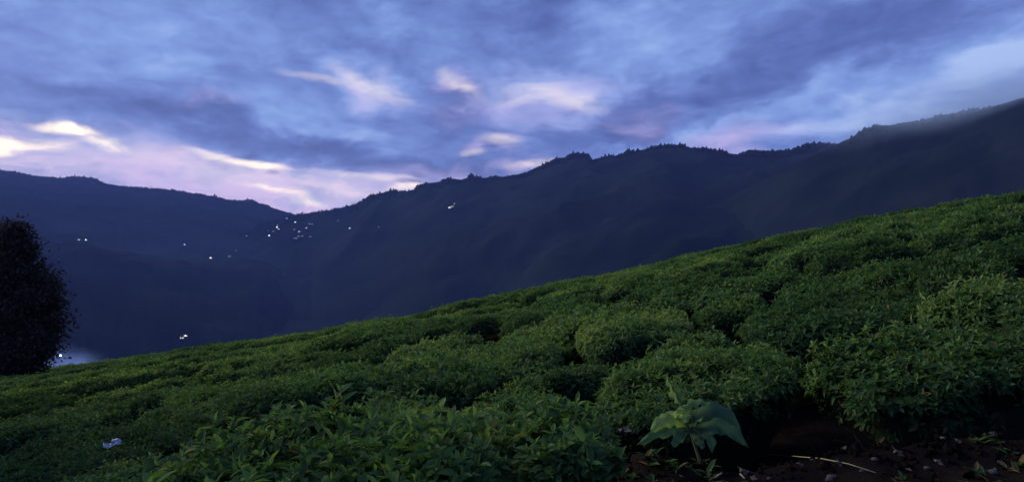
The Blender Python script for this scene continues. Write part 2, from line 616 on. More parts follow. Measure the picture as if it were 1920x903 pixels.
def make_ridge(nm, nu, ny):
    r = RIDGES[nm]
    su, _ = sky_v(r['sky'])
    us = np.linspace(max(su[0], -1.15), min(su[-1], 1.15), nu)
    ts = np.concatenate([np.linspace(0, 0.85, ny - 26, endpoint=False), np.linspace(0.85, 1.03, 20), np.linspace(1.035, 1.07, 6)])
    U, Tt = np.meshgrid(us, ts)
    D = np.interp(U, *r['D'])
    Y = r['y0'] + (D - r['y0']) * Tt
    X = U * Y
    Z = np.maximum(ridge_z(nm, X, Y), -300)
    o = link(nm, grid_mesh(nm, X, Y, Z, M_HILL))
    tag(o, kind='structure')
    return o


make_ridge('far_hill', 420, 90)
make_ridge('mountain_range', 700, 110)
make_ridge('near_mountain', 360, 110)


def terrain(x, y):
    z = ground_z(x, y)
    for nm in RIDGES:
        z = np.maximum(z, np.maximum(ridge_z(nm, x, y), -300))
    return z


def at(px, py, y0=60.0, y1=5200.0):
    """where the ray through a pixel first meets the land beyond y0"""
    u, v = (px - 960) / F, (HZ - py) / F
    ys = np.geomspace(y0, y1, 4000)
    zt = terrain(u * ys, ys)
    hit = np.nonzero(zt >= v * ys)[0]
    i = hit[0] if len(hit) else len(ys) - 1
    return Vector((u * ys[i], ys[i], float(zt[i])))


# woodland on the hills: a far mass of crowns, one object per hill
def forest(nm, count, tmin, tmax, hmin, hmax, seed, urange, power=0.6):
    g = np.random.default_rng(seed)
    r = RIDGES[nm]
    n = count
    u = g.uniform(*urange, n)
    t = tmin + (tmax - tmin) * g.random(n) ** power
    D = np.interp(u, *r['D'])
    y = r['y0'] + (D - r['y0']) * t
    x = u * y
    keep = fbm(x / 120., y / 120., 3, seed + 2) > -0.3
    x, y = x[keep], y[keep]
    n = len(x)
    z = np.maximum(ridge_z(nm, x, y), -300)
    h = g.uniform(hmin, hmax, n) * np.where(g.random(n) < 0.10, 1.6, 1.0) * np.clip(0.85 + 1.1 * fbm(x / 55., y / 55., 2, seed + 5), 0.25, 1.7)
    w = h * g.uniform(0.35, 0.75, n)
    # crown: 6 ring points low, 4 ring points high, one top
    ring = []
    for k in range(6):
        a = k * math.pi / 3 + g.uniform(0, 1, n)
        j = g.uniform(0.7, 1.2, n)
        ring.append(np.stack([x + np.cos(a) * w * .5 * j, y + np.sin(a) * w * .5 * j, z + h * g.uniform(0.2, 0.5, n)], -1))
    up = []
    for k in range(4):
        a = k * math.pi / 2 + g.uniform(0, 1, n)
        j = g.uniform(0.5, 1.1, n)
        up.append(np.stack([x + np.cos(a) * w * .36 * j, y + np.sin(a) * w * .36 * j, z + h * g.uniform(0.6, 0.85, n)], -1))
    top = np.stack([x + g.normal(0, .06, n) * w, y, z + h], -1)
    bot = np.stack([x, y, z - 1.0], -1)
    V = np.stack(ring + up + [top, bot], 1)                       # n,12,3
    f = [(11, (k + 1) % 6, k) for k in range(6)]
    up_of = [6, 6, 7, 8, 8, 9]
    for k in range(6):
        k2 = (k + 1) % 6
        f.append((k, k2, up_of[k]))
        if up_of[k] != up_of[k2]:
            f.append((k2, up_of[k2], up_of[k]))
    f += [(6, 7, 10), (7, 8, 10), (8, 9, 10), (9, 6, 10)]
    f = np.array(f)
    T = (f[None] + (np.arange(n) * 12)[:, None, None]).reshape(-1, 3)
    return make_mesh('forest', V.reshape(-1, 3), T, M_FOREST)


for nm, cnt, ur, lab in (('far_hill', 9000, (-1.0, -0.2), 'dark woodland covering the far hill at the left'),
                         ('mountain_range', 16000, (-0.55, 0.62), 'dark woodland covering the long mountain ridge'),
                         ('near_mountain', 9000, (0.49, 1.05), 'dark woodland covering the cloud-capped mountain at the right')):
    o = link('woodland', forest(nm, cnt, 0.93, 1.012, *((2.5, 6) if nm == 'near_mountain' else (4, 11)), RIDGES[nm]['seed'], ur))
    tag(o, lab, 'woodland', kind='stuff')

# ------------------------------------------------------------------ leaves
def leaf_cloud(org, dirn, nrm, length, width, tint, g, hi=True, fold=0.25, curl=0.25):
    """many leaves as one array: base points, pointing directions, approx. normals"""
    n = len(org)
    d = dirn / np.linalg.norm(dirn, axis=1, keepdims=True)
    s = np.cross(d, nrm)
    s /= np.linalg.norm(s, axis=1, keepdims=True) + 1e-9
    m = np.cross(s, d)
    L, W = length[:, None], width[:, None]
    cu = (curl * g.uniform(0.2, 1.6, n))[:, None]

    def P(t, w, lift):
        return org + d * L * t + s * W * w + m * (L * (-cu * t * t) + W * lift)
    if hi:
        V = np.stack([P(0, 0, 0), P(.28, -.40, fold), P(.28, 0, 0), P(.28, .40, fold), P(.62, -.42, fold), P(.62, 0, 0), P(.62, .42, fold), P(1, 0, 0)], 1)
        f = np.array([(0, 2, 1), (0, 3, 2), (1, 2, 5), (1, 5, 4), (2, 3, 6), (2, 6, 5), (4, 5, 7), (5, 6, 7)])
    else:
        V = np.stack([P(0, 0, 0), P(.45, -.5, fold), P(.45, 0, 0), P(.45, .5, fold), P(1, 0, 0)], 1)
        f = np.array([(0, 2, 1), (0, 3, 2), (1, 2, 4), (2, 3, 4)])
    k = V.shape[1]
    T = (f[None] + (np.arange(n) * k)[:, None, None]).reshape(-1, 3)
    return V.reshape(-1, 3), T, np.repeat(tint, k)


def bush_surface(a, s, W, D, Hh, seed):
    """a: angle, s: 0 centre .. 1 rim of the top, 1..2 down the side. returns points and outward normals"""
    ca, sa = np.cos(a), np.sin(a)
    p = 3.4
    rr = 1.0 / (np.abs(ca) ** p + np.abs(sa) ** p) ** (1 / p)
    rr = rr * (1 + 0.30 * fbm(ca * 2.1 + 4, sa * 1.9 + seed, 3, seed))
    t = np.clip(s, 0, 1)
    q = np.clip(s - 1, 0, 1)
    rad = np.where(s < 1, t, 1 + 0.02 * np.sin(q * 3.1) - 0.34 * q)
    x, y = ca * rr * rad * W / 2, sa * rr * rad * D / 2
    zt = Hh * (1 - 0.15 * t ** 6) + 0.16 * fbm(x * 1.9 + seed, y * 1.9, 3, seed + 1)
    z = np.where(s < 1, zt, (Hh * 0.85) * (1 - 0.86 * q))
    nz = np.where(s < 1, 1.0 - 0.5 * t ** 6, 0.35 - 0.45 * q)
    nx, ny = ca * np.where(s < 1, 0.75 * t ** 6, 1.0), sa * np.where(s < 1, 0.75 * t ** 6, 1.0)
    N = np.stack([nx, ny, nz], -1)
    N /= np.linalg.norm(N, axis=1, keepdims=True)
    return np.stack([x, y, z], -1), N


def tea_foliage(seed, W, D, Hh, shoots, per, size, hi):
    g = np.random.default_rng(seed)
    a = g.uniform(0, 2 * math.pi, shoots)
    side = g.random(shoots) < (0.09 if hi else 0.12)
    s = np.where(side, 1 + g.random(shoots) ** 1.5 * 0.45, np.sqrt(g.random(shoots)))
    # even cover along the rim of a long pad: pick angle through a stretched point
    ex, ey = np.cos(a) * W, np.sin(a) * D
    a = np.arctan2(ey / D, ex / W)
    P, N = bush_surface(a, s, W, D, Hh, seed)
    depth = g.random(shoots) ** 2 * 0.10
    P = P - N * depth[:, None]
    P[:, 2] += np.where(s < 1, g.normal(0, 0.018, shoots) + (g.random(shoots) < 0.12) * g.uniform(0.02, 0.14, shoots), 0)
    patch = fbm(P[:, 0] * 1.4 + seed * 3, P[:, 1] * 1.4, 3, seed + 7)
    V, T, C, o = [], [], [], 0
    ax = N + g.normal(0, 0.32, (shoots, 3)) + np.array([0, 0, 0.25])
    ax /= np.linalg.norm(ax, axis=1, keepdims=True)
    ref = np.where(np.abs(ax[:, 2:3]) < 0.9, np.array([[0, 0, 1.0]]), np.array([[1.0, 0, 0]]))
    e1 = np.cross(ax, ref)
    e1 /= np.linalg.norm(e1, axis=1, keepdims=True)
    e2 = np.cross(ax, e1)
    ph = g.uniform(0, 6.28, shoots)
    for k in range(per):
        f = k / max(per - 1, 1)                      # 0 = young top leaf
        th = np.radians(22 + 62 * f + g.normal(0, 9, shoots))
        az = ph + k * 2.4
        rad = e1 * np.cos(az)[:, None] + e2 * np.sin(az)[:, None]
        d = ax * np.cos(th)[:, None] + rad * np.sin(th)[:, None]
        nn = ax * np.sin(th)[:, None] - rad * np.cos(th)[:, None] + g.normal(0, 0.25, (shoots, 3))
        L = size * (0.62 + 0.48 * f) * g.uniform(0.6, 1.4, shoots)
        org = P - ax * (0.25 * f * size)
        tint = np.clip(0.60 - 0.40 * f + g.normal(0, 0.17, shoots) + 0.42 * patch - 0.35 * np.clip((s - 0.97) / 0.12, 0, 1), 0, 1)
        tint = np.where(g.random(shoots) < 0.028 + 0.04 * (s > 1.2), -1.0, tint)
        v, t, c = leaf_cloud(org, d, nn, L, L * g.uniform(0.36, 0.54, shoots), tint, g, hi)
        V.append(v)
        T.append(t + o)
        C.append(c)
        o += len(v)
    return make_mesh('tea_foliage', np.concatenate(V), np.concatenate(T), M_TEA, tint=np.concatenate(C))


def bush_core(seed, W, D, Hh, na=28):
    ss = [0.0, 0.35, 0.65, 0.9, 1.0, 1.35, 1.7, 1.98]
    A = np.linspace(0, 2 * math.pi, na, endpoint=False)
    V = []
    for s in ss:
        p, nrm = bush_surface(A, np.full(na, s), W, D, Hh, seed)
        V.append(p - nrm * 0.10)
    V = np.concatenate(V)
    V += np.random.default_rng(seed).normal(0, 0.012, V.shape)
    T = []
    for i in range(len(ss) - 1):
        for k in range(na):
            a, b = i * na + k, i * na + (k + 1) % na
            T += [(a, b, b + na), (a, b + na, a + na)]
    return make_mesh('bush_core', V, np.array(T), M_TWIG)


def stem_mesh(seed):
    g = random.Random(seed)
    parts = []
    base = Vector((0, 0, -0.08))
    for k in range(3):
        a = g.uniform(0, 6.28)
        e = Vector((math.cos(a) * .22, math.sin(a) * .22, .75))
        parts.append(tube([base, base + Vector((math.cos(a) * .03, math.sin(a) * .03, .18)), base.lerp(e, .6) + Vector((0, 0, .05)), e], [.03, .025, .016, .008], 5))
    v, t = join(parts)
    return make_mesh('stem', v, t, M_BARK, smooth=True)


def make_bush(seed, W, D, Hh, shoots, per, size, hi, parts=True):
    fo = tea_foliage(seed, W, D, Hh, shoots, per, size, hi)
    if not parts:
        o = link('tea_bush', fo)
        return o
    root = empty('tea_bush')
    f = link('foliage', fo, root)
    tag(f, kind='stuff')
    link('branch_mass', bush_core(seed, W, D, Hh), root)
    g = random.Random(seed)
    if hi:
        tw = []
        for k in range(46):
            an, q = g.uniform(0, 6.283), g.uniform(0.05, 0.75)
            p, nr = bush_surface(np.array([an]), np.array([1 + q]), W, D, Hh, seed)
            p, nr = Vector(p[0]), Vector(nr[0])
            e = p + nr * g.uniform(.0, .10) + Vector((g.uniform(-.08, .08), g.uniform(-.08, .08), g.uniform(.02, .16)))
            tw.append(tube([p - nr * .15 - Vector((0, 0, .1)), p, e], [.006, .004, .002], 4))
        tag(link('twigs', make_mesh('twigs', *join(tw), M_BARK), root), kind='stuff')
    for k in range(3 + int(W > 1.8) * 2):
        link('stem', STEMS[k % 3], root, loc=(g.uniform(-.33, .33) * W, g.uniform(-.32, .32) * D, 0), rot=(0, 0, g.uniform(0, 6)))
    return root


STEMS = [stem_mesh(i) for i in range(3)]


def seat(o, x, y, rz, scale=(1, 1, 1), dz=0.0):
    """stand a bush on the slope, tilted with it"""
    e = 0.6
    z = float(crown_z(x, y)) - BUSH
    dx = float(crown_z(x + e, y) - crown_z(x - e, y)) / (2 * e)
    dy = float(crown_z(x, y + e) - crown_z(x, y - e)) / (2 * e)
    n = Vector((-dx, -dy, 1)).normalized()
    q = n.to_track_quat('Z', 'Y').to_matrix()
    ex = Vector((1, 0, dx)).normalized()
    ey = n.cross(ex)
    m = Matrix((ex, ey, n)).transposed().to_4x4()
    m = Matrix.Translation((x, y, z + dz)) @ m @ Matrix.Rotation(rz, 4, 'Z') @ Matrix.Diagonal((*scale, 1))
    o.matrix_world = m


def top_at(px, py):
    """where the ray through a pixel meets the clipped table"""
    u, v = (px - 960) / F, (HZ - py) / F
    ys = np.linspace(1.2, 60, 6000)
    i = np.nonzero(crown_z(u * ys, ys) >= v * ys)[0]
    i = i[0] if len(i) else 0
    return u * ys[i], ys[i]


NEAR = [
    # x0, x1, back, front (where its clipped top shows), height offset, label
    (-80, 400, 800, 880, -0.04, 'dark tea bush in the bottom left corner with a plastic scrap on it'),
    (1130, 1530, 648, 735, -0.03, 'tea bush right behind the broad-leaved seedling'),
    (1590, 2010, 608, 705, 0.0, 'nearest tea bush at the right edge with yellowing leaves above bare soil'),
    (1400, 1770, 550, 612, 0.0, 'bright green tea bush behind the dark hollow at the right'),
    (1480, 1765, 504, 538, 0.0, 'long bright tea bush in the second row behind the dark hollow'),
    (1800, 2120, 522, 588, 0.02, 'vivid green tea bush cut by the right edge, behind the yellowing one'),
    (690, 1100, 645, 715, -0.02, 'tea bush left of the dark gap in the middle of the field'),
    (1080, 1320, 588, 632, 0.0, 'tea bush just above the dark gap in the middle of the field'),
    (300, 680, 702, 758, -0.02, 'dim tea bush behind and left of the bright foreground bush'),
    (880, 1120, 722, 800, -0.06, 'low dim tea bush behind the right end of the bright foreground bush'),
]
FRONT = [   # cx, cy, width, depth, top z, label: the bushes beside the photographer's bank
    (-0.72, 3.15, 1.62, 1.55, -0.93, 'broad tea bush with bright young leaves filling the bottom centre foreground'),
    (0.30, 3.15, 0.56, 0.80, -0.90, 'dark bluish tea bush directly left of the broad-leaved seedling'),
]
rects = []
bush_no = 0
for (x0, x1, yb, yf, dz, lab) in NEAR:
    xm = (x0 + x1) / 2
    bx, by = top_at(xm, yb)
    fx, fy = top_at(xm, yf)
    cy = (by + fy) / 2
    cx = (xm - 960) / F * cy
    D = min(max(by - fy, 1.0), 3.2)
    W = (x1 - x0) / F * cy
    near = cy < 9
    W *= 0.92
    D *= 0.86
    area = W * D + 2 * (W + D) * 0.7
    dens = 460 if near else 360
    b = make_bush(100 + bush_no, W, D, BUSH + dz, int(area * dens), 5 if near else 4, 0.068 if near else 0.078, near)
    seat(b, cx, cy, R(random.uniform(-3, 5)))
    tag(b, lab, 'tea bush', 'tea bushes near the camera')
    rects.append((cx, cy, W / 2, D / 2))
    bush_no += 1
    print('near bush', round(cx, 2), round(cy, 2), round(W, 2), round(D, 2))

for (cx, cy, W, D, zt, lab) in FRONT:
    b = make_bush(200 + bush_no, W, D, 0.95, int((W * D + 1.4 * (W + D)) * 620), 5, 0.075, True)
    b.location = (cx, cy, zt - 0.97)
    b.rotation_euler = (0, R(-5), R(8))
    tag(b, lab, 'tea bush', 'tea bushes near the camera')
    rects.append((cx, cy, W / 2, D / 2))
    bush_no += 1

# the field beyond: copies of a few prototypes
MW, MD, FW, FD = 2.2, 1.6, 3.2, 2.1
MIDP = [make_bush(300 + i, MW, MD, BUSH, 2700, 4, 0.092, False) for i in range(6)]
SMLP = [make_bush(350 + i, 1.25, 1.05, BUSH, 1500, 4, 0.085, False) for i in range(4)]
FARP = [make_bush(400 + i, FW, FD, BUSH, 2300, 4, 0.125, False, False) for i in range(5)]
used = set()
spots = []
y = 5.2
row = 0
while y < 78:
    wid = 1.55 + 0.068 * y
    dep = 1.35 + 0.026 * y
    x = -0.84 * y - 2.0 + random.uniform(0, wid)
    while x < 0.84 * y + 2.0:
        w = wid * random.uniform(0.7, 1.4)
        cx, cy = x + w / 2, y + random.uniform(-0.25, 0.25) + 0.05 * (x + w / 2)
        if cy > 4.8 and not (0.5 < cx < 3.1 and cy < 5.6) and not any(abs(cx - a) < (w / 2 + c) * 0.74 and abs(cy - b) < (dep / 2 + d) * 0.74 for a, b, c, d in rects) \
                and abs(cx / cy) < 0.86:
            spots.append((cx, cy, w, dep * random.uniform(0.80, 1.12)))
        x += w + random.uniform(0.12, 0.5) + (1.2 if random.random() < 0.12 else 0)
    y += dep + random.uniform(0.55, 1.15)
    row += 1
print('field bushes', len(spots), 'rows', row)
# young bushes closing the larger holes between the rows
allr = rects + [(a, b, c / 2, d / 2) for a, b, c, d in spots]
gaps = [(x, y) for y in np.arange(4.9, 15, 0.4) for x in np.arange(-0.8 * y, 0.8 * y, 0.4)]
random.shuffle(gaps)
gaps.sort(key=lambda q: round(q[1] / 3))
added = 0
for (x, y) in gaps:
    w, d = random.uniform(1.0, 1.5), random.uniform(0.9, 1.2)
    if 0.5 < x < 3.1 and y < 5.6:
        continue                                     # the open hollow beside the bank
    if all(max(abs(x - a) - (w / 2 + c) * 1.04, abs(y - b) - (d / 2 + e) * 1.06) > 0 for a, b, c, e in allr):
        spots.append((x, y, w, d))
        allr.append((x, y, w / 2, d / 2))
        added += 1
print('added', added)
spots.sort(key=lambda q: q[1])
COLS = [(180, 'below the black tree'), (420, 'below the lit valley cottages'), (640, 'below the village lights'), (860, 'below the lit house on the mountain'),
        (1100, 'in the centre of the field'), (1340, 'right of the centre'), (1600, 'behind the dark hollow'), (9999, 'towards the right edge')]
ORD = ['nearest'] + [w + ' nearest' for w in 'second third fourth fifth sixth seventh eighth ninth tenth eleventh twelfth thirteenth fourteenth fifteenth sixteenth seventeenth eighteenth nineteenth twentieth'.split()]
col_n = {}
for (cx, cy, w, dep) in spots:
    mid = cy < 19
    small = mid and w < 1.55
    pool = SMLP if small else MIDP if mid else FARP
    p = random.choice(pool)
    if p.name in used:
        b = copy_tree(p)
    else:
        b = p
        used.add(p.name)
    sw, sdp = (1.25, 1.05) if small else (MW, MD) if mid else (FW, FD)
    seat(b, cx, cy, random.choice((0, math.pi)) + R(random.uniform(-4, 6)),
         (w / sw, dep / sdp, random.uniform(0.80, 1.18)), random.uniform(-0.05, 0.05))
    place = next(t for e, t in COLS if 960 + F * cx / cy < e)
    col_n[place] = col_n.get(place, 0) + 1
    tag(b, ('%s clipped tea bush in the middle rows %s' % (ORD[min(col_n[place], 20) - 1], place)) if mid else 'clipped tea bush in the far rows below the brow of the slope',
        'tea bush', 'tea bushes of the middle rows' if mid else 'tea bushes of the far rows')

for p in MIDP + SMLP + FARP:                       # spare prototypes
    if p.name not in used:
        for o in list(p.children) + [p]:
            bpy.data.objects.remove(o)

# ------------------------------------------------------------------ trees
def tree_mesh_parts(seed, Ht, prof, lsize, leaves, trunk_r):
    g = np.random.default_rng(seed)
    gr = random.Random(seed)
    # trunk with a slight sway
    pts = [(gr.uniform(-.1, .1) * k * .4, gr.uniform(-.1, .1) * k * .4, Ht * k / 6 * 0.93) for k in range(7)]
    trunk = tube(pts, [trunk_r * (1 - 0.14 * k) for k in range(7)], 8)
    limbs, tips = [], []
    for k in range(80):
        h = gr.uniform(0.04, 0.98)
        rad = np.interp(h, prof[0], prof[1]) * gr.uniform(0.6, 1.0)
        a = gr.uniform(0, 6.283)
        p0 = Vector((0, 0, h * Ht * 0.93))
        p1 = p0 + Vector((math.cos(a) * rad, math.sin(a) * rad, rad * gr.uniform(-0.1, 0.4)))
        limbs.append(tube([p0, p0.lerp(p1, .5) + Vector((0, 0, .1)), p1], [trunk_r * .35 * (1.1 - h), trunk_r * .2, .015], 4))
        tips += [p0.lerp(p1, f) for f in (0.55, 0.75, 0.9, 1.0)]
    C = np.array([tuple(t) for t in tips])
    idx = g.integers(0, len(C), leaves)
    spread = g.normal(0, 1, (leaves, 3))
    spread *= (0.28 + 0.22 * g.random((leaves, 1))) * Ht / 10
    P = C[idx] + spread
    d = g.normal(0, 1, (leaves, 3)) + np.array([0, 0, -0.2])
    nn = g.normal(0, 1, (leaves, 3)) + np.array([0, 0, 0.6])
    L = lsize * g.uniform(0.6, 1.3, leaves)
    v, t, c = leaf_cloud(P, d, nn, L, L * 0.55, np.clip(0.45 + g.normal(0, .2, leaves), 0, 1), g, False)
    return (make_mesh('trunk', *trunk, M_BARK, smooth=True), make_mesh('limb', *join(limbs), M_BARK, smooth=True),
            make_mesh('crown', v, t, M_TREE, tint=c))


def tree(name, parts, loc, rz, s, label, group=None):
    o = empty(name, loc)
    o.rotation_euler = (0, 0, rz)
    o.scale = (s, s, s)
    tag(o, label, 'tree', group)
    link('trunk', parts[0], o)
    link('limbs', parts[1], o)
    tag(link('crown', parts[2], o), kind='stuff')
    return o


BIG = tree_mesh_parts(5, 12.0, ([0, .15, .3, .48, .62, .76, .88, 1], [1.1, 1.6, 2.5, 3.1, 2.35, 1.3, .5, .02]), 0.27, 40000, 0.24)


def stand_at(px, ybase, y):
    x = (px - 960) / F * y
    return (x, y, float(ground_z(x, y)) - 0.2)


p = stand_at(28, 0, 46.0)
TOPV = (HZ - 402) / F * 46.0
tree('dark_tree', BIG, p, 0.6, (TOPV - p[2]) / 12.35, 'tall black leafy tree at the left edge behind the tea slope')
p = stand_at(-190, 0, 44.0)
tree('dark_tree', BIG, p, 2.7, 1.02, 'second dark tree standing just outside the left edge', )
for x, y, sc_, rz, lab in ((-17.0, 15.2, 0.85, 1.1, 'unseen tree added left of the frame to cast shade, middle one of three'), (-13.4, 11.2, 0.95, 4.0, 'unseen tree added left of the frame to cast shade, nearest of three'), (-21.5, 21.0, 0.95, 3.3, 'unseen tree added left of the frame to cast shade, farthest of three')):
    tree('dark_tree', BIG, (x, y, float(ground_z(x, y)) - .2), rz, sc_, lab)  # unseen trees, added only to shade the lower left of the field

# single trees on the skyline
TINY = [tree_mesh_parts(20 + i, 12.0, pr, 1.5, 170, 0.35) for i, pr in enumerate((
    ([0, .3, .6, 1], [.5, 2.6, 3.2, .4]), ([0, .3, .6, 1], [.5, 1.2, 1.3, .3]), ([0, .5, .8, 1], [.3, 1.2, 4.0, 1.0])))]


def ridge_spot(nm, px):
    u = (px - 960) / F
    D = float(np.interp(u, *RIDGES[nm]['D']))
    x = u * D
    return Vector((x, D, float(ridge_z(nm, np.array([x]), np.array([D]))[0]) - 0.6))


RT = [('far_hill', 283, 1, 1.5, 'lone thin tree on the crest of the far left hill'),
      ('mountain_range', 664, 1, 1.3, 'lone upright tree on the ridge just right of the saddle'),
      ('far_hill', 248, 0, .7, None), ('far_hill', 262, 2, .8, None), ('far_hill', 472, 0, 1.0, None), ('far_hill', 464, 2, 1.0, None),
      ('far_hill', 385, 0, .8, None), ('far_hill', 518, 1, .9, None), ('far_hill', 405, 2, .9, None)]
for px in (570, 588, 598, 612, 622, 630, 637):
    RT.append(('mountain_range', px, (px // 3) % 3, 0.8 + (px % 7) * .06, None))
for px in (729, 736, 742, 748, 755, 761, 767):
    RT.append(('mountain_range', px, 2, 0.75 + (px % 5) * .05, None))
for px in (786, 794, 801, 807, 814, 820, 827):
    RT.append(('mountain_range', px, (px // 2) % 3, 0.6 + (px % 4) * .12, None))
for px in (1076, 1088, 1205, 1241, 1300, 1412, 1520):
    RT.append(('mountain_range', px, 0, 0.6 + (px % 4) * .1, None))
for nm, px, k, s, lab in RT:
    grp = None
    if lab is None:
        if nm == 'far_hill':
            lab, grp = 'small tree standing out on the crest of the far left hill', 'trees on the far left crest'
        elif px < 700:
            lab, grp = 'small tree on the low saddle above the village lights', 'trees on the saddle'
        elif px < 780:
            lab, grp = 'thin tree in the row against the yellow gap in the cloud', 'tree row on the ridge'
        elif px < 900:
            lab, grp = 'small tree in the string climbing the ridge right of the saddle', 'trees climbing the ridge'
        else:
            lab, grp = 'small tree standing out on the long mountain ridge', 'trees on the long ridge'
    tree('ridge_tree', TINY[k], ridge_spot(nm, px), px * 0.7, s, lab, grp)

# ------------------------------------------------------------------ houses with lights
def house_parts(w, d, h, lit):
    wall = join([box(-w / 2, w / 2, -d / 2, d / 2, -3, h)])
    o = 0.5
    rv = np.array([(-w / 2 - o, -d / 2 - o, h - .1), (w / 2 + o, -d / 2 - o, h - .1), (w / 2 + o, d / 2 + o, h - .1), (-w / 2 - o, d / 2 + o, h - .1),
                   (-w / 2 - o, 0, h + d * .3), (w / 2 + o, 0, h + d * .3),
                   (-w / 2 - o, -d / 2 - o, h + .1), (w / 2 + o, -d / 2 - o, h + .1), (w / 2 + o, d / 2 + o, h + .1), (-w / 2 - o, d / 2 + o, h + .1)], float)
    rt = [(0, 2, 1), (0, 3, 2), (6, 7, 5), (6, 5, 4), (8, 9, 4), (8, 4, 5), (7, 8, 5), (9, 6, 4), (0, 1, 7), (0, 7, 6), (1, 2, 8), (1, 8, 7), (2, 3, 9), (2, 9, 8), (3, 0, 6), (3, 6, 9)]
    return wall, (rv, np.array(rt))


HW, HR = house_parts(11, 7, 3.4, True)
ME_WALL = make_mesh('wall', *HW, M_WALL)
ME_ROOF = make_mesh('roof', *HR, M_ROOF)
ME_WIN = make_mesh('window', *box(-0.9, 0.9, -0.12, 0.0, 0, 1.5), M_LIT)
ME_WIND = make_mesh('window', *box(-0.9, 0.9, -0.12, 0.0, 0, 1.5), M_DIM)
ME_WINW = make_mesh('window', *box(-0.9, 0.9, -0.12, 0.0, 0, 1.5), M_LITW)
ME_DOOR = make_mesh('door', *box(-0.5, 0.5, -0.08, 0.0, 0, 2.1), M_BARK)


def sphere(r, n=8, m=5):
    V = [(0, 0, r)]
    for i in range(1, m):
        for k in range(n):
            a, b = math.pi * i / m, 2 * math.pi * k / n
            V.append((r * math.sin(a) * math.cos(b), r * math.sin(a) * math.sin(b), r * math.cos(a)))
    V.append((0, 0, -r))
    T = []
    for k in range(n):
        T.append((0, 1 + k, 1 + (k + 1) % n))
        for i in range(m - 2):
            a, b = 1 + i * n + k, 1 + i * n + (k + 1) % n
            T += [(a, a + n, b + n), (a, b + n, b)]
        T.append((1 + (m - 2) * n + k, len(V) - 1, 1 + (m - 2) * n + (k + 1) % n))
    return np.array(V), np.array(T)


ME_GLOBE = make_mesh('lamp_globe', *sphere(0.75), M_BULB, smooth=True)
ME_GLOBEW = make_mesh('lamp_globe', *sphere(0.55), M_BULBW, smooth=True)
ME_ARM = make_mesh('lamp_bracket', *tube([(0, 0, -1.3), (0, -.4, -.2), (0, -1.0, 0)], [.06, .05, .04], 5), M_METAL)


def house(px, py, bright, label, group=None, s=1.0, rz=0.0):
    p = at(px, py)
    o = empty('house', p)
    o.rotation_euler = (0, 0, math.atan2(-p.x, p.y) + rz)
    s *= 0.75 if p.y > 700 else 1.0
    o.scale = (s, s, s)
    tag(o, label, 'house', group)
    link('wall', ME_WALL, o)
    link('roof', ME_ROOF, o)
    link('door', ME_DOOR, o, (0.2, -3.5, 0))
    lit = bright >= 1
    warm = (px + py) % 3 == 0
    for x in (-3.2, 3.2):
        link('window', (ME_WINW if warm else ME_WIN) if lit else ME_WIND, o, (x, -3.5, 1.0))
    if bright >= 2:
        g = link('lamp_globe', ME_GLOBEW if warm else ME_GLOBE, o, (-0.8, -4.6, 2.9))
        link('lamp_bracket', ME_ARM, o, (-0.8, -3.5, 2.9))
    return o


VC = 'house in the cluster of village lights below the saddle'
for px, py, b in ((538, 410, 1), (543, 409, 1), (554, 417, 2), (521, 423, 1), (519, 427, 2), (522, 430, 1), (504, 430, 2), (502, 433, 1),
                  (505, 442, 2), (574, 428, 2), (580, 420, 0), (585, 421, 0), (561, 435, 2), (552, 431, 0), (560, 443, 0), (567, 443, 0),
                  (552, 447, 0), (556, 447, 0), (582, 444, 0), (513, 434, 0)):
    house(px, py, b, ('brightly lit ' if b == 2 else 'lit ' if b == 1 else 'dimly lit ') + VC,
          ('bright' if b == 2 else 'lit' if b == 1 else 'dim') + ' village houses', 1.0, random.uniform(-.5, .5))
for px, py, b, s, lab in (
        (462, 443, 2, .8, 'lit house a little left of the village cluster'),
        (634, 414, 0, .8, 'faintly lit house above and right of the village cluster'),
        (656, 429, 2, .9, 'lit house alone to the right of the village cluster'),
        (710, 426, 0, .7, 'faint house light farthest right of the village'),
        (443, 470, 0, .7, 'faint house light between the village and the lone bright lamp'),
        (395, 484, 2, .8, 'bright lone house light low on the valley side'),
        (430, 481, 0, .8, 'dim house light right of the bright lone one'),
        (346, 459, 2, .7, 'pinpoint house light on the dark flank of the far hill'),
        (148, 450, 1, .8, 'left one of two house lights side by side on the far hill'),
        (161, 450, 2, .8, 'right one of two house lights side by side on the far hill'),
        (843, 390, 2, 1.1, 'white lit house high on the mountain flank, lower of two'),
        (848, 388, 1, 1.0, 'white lit house high on the mountain flank, middle one'),
        (852, 382, 1, .6, 'white lit house high on the mountain flank, topmost'),
        (348, 630, 2, .8, 'bright lit cottage in the valley just above the tea slope'),
        (341, 634, 1, .8, 'lower lit cottage in the valley just above the tea slope')):
    house(px, py, b, lab, None, s)

# ------------------------------------------------------------------ lamp post lighting a yard below the tree
Y0 = 120.0
yx, yz = (128 - 960) / F * Y0, (HZ - 680) / F * Y0
lx, lz = (101 - 960) / F * 112, (HZ - 667) / F * 112
post = empty('lamp_post', (lx, 112, 0))
base = float(ground_z(lx, 112.0))
link('pole', make_mesh('pole', *tube([(0, 0, base - .5), (0, 0, lz - 1.0), (0, 0, lz + .1)], [.09, .07, .05], 8), M_METAL, smooth=True), post)
link('arm', make_mesh('arm', *tube([(0, 0, lz + .1), (.35, .2, lz + .3), (.8, .5, lz + .2)], [.05, .04, .03], 6), M_METAL, smooth=True), post)
link('lamp_globe', make_mesh('lamp_globe', *sphere(0.10), M_BULB, smooth=True), post, (.8, .5, lz + .02))
tag(post, 'lit street lamp at the foot of the black tree, in glowing mist', 'street lamp')
ld = bpy.data.lights.new('street_light', 'SPOT')
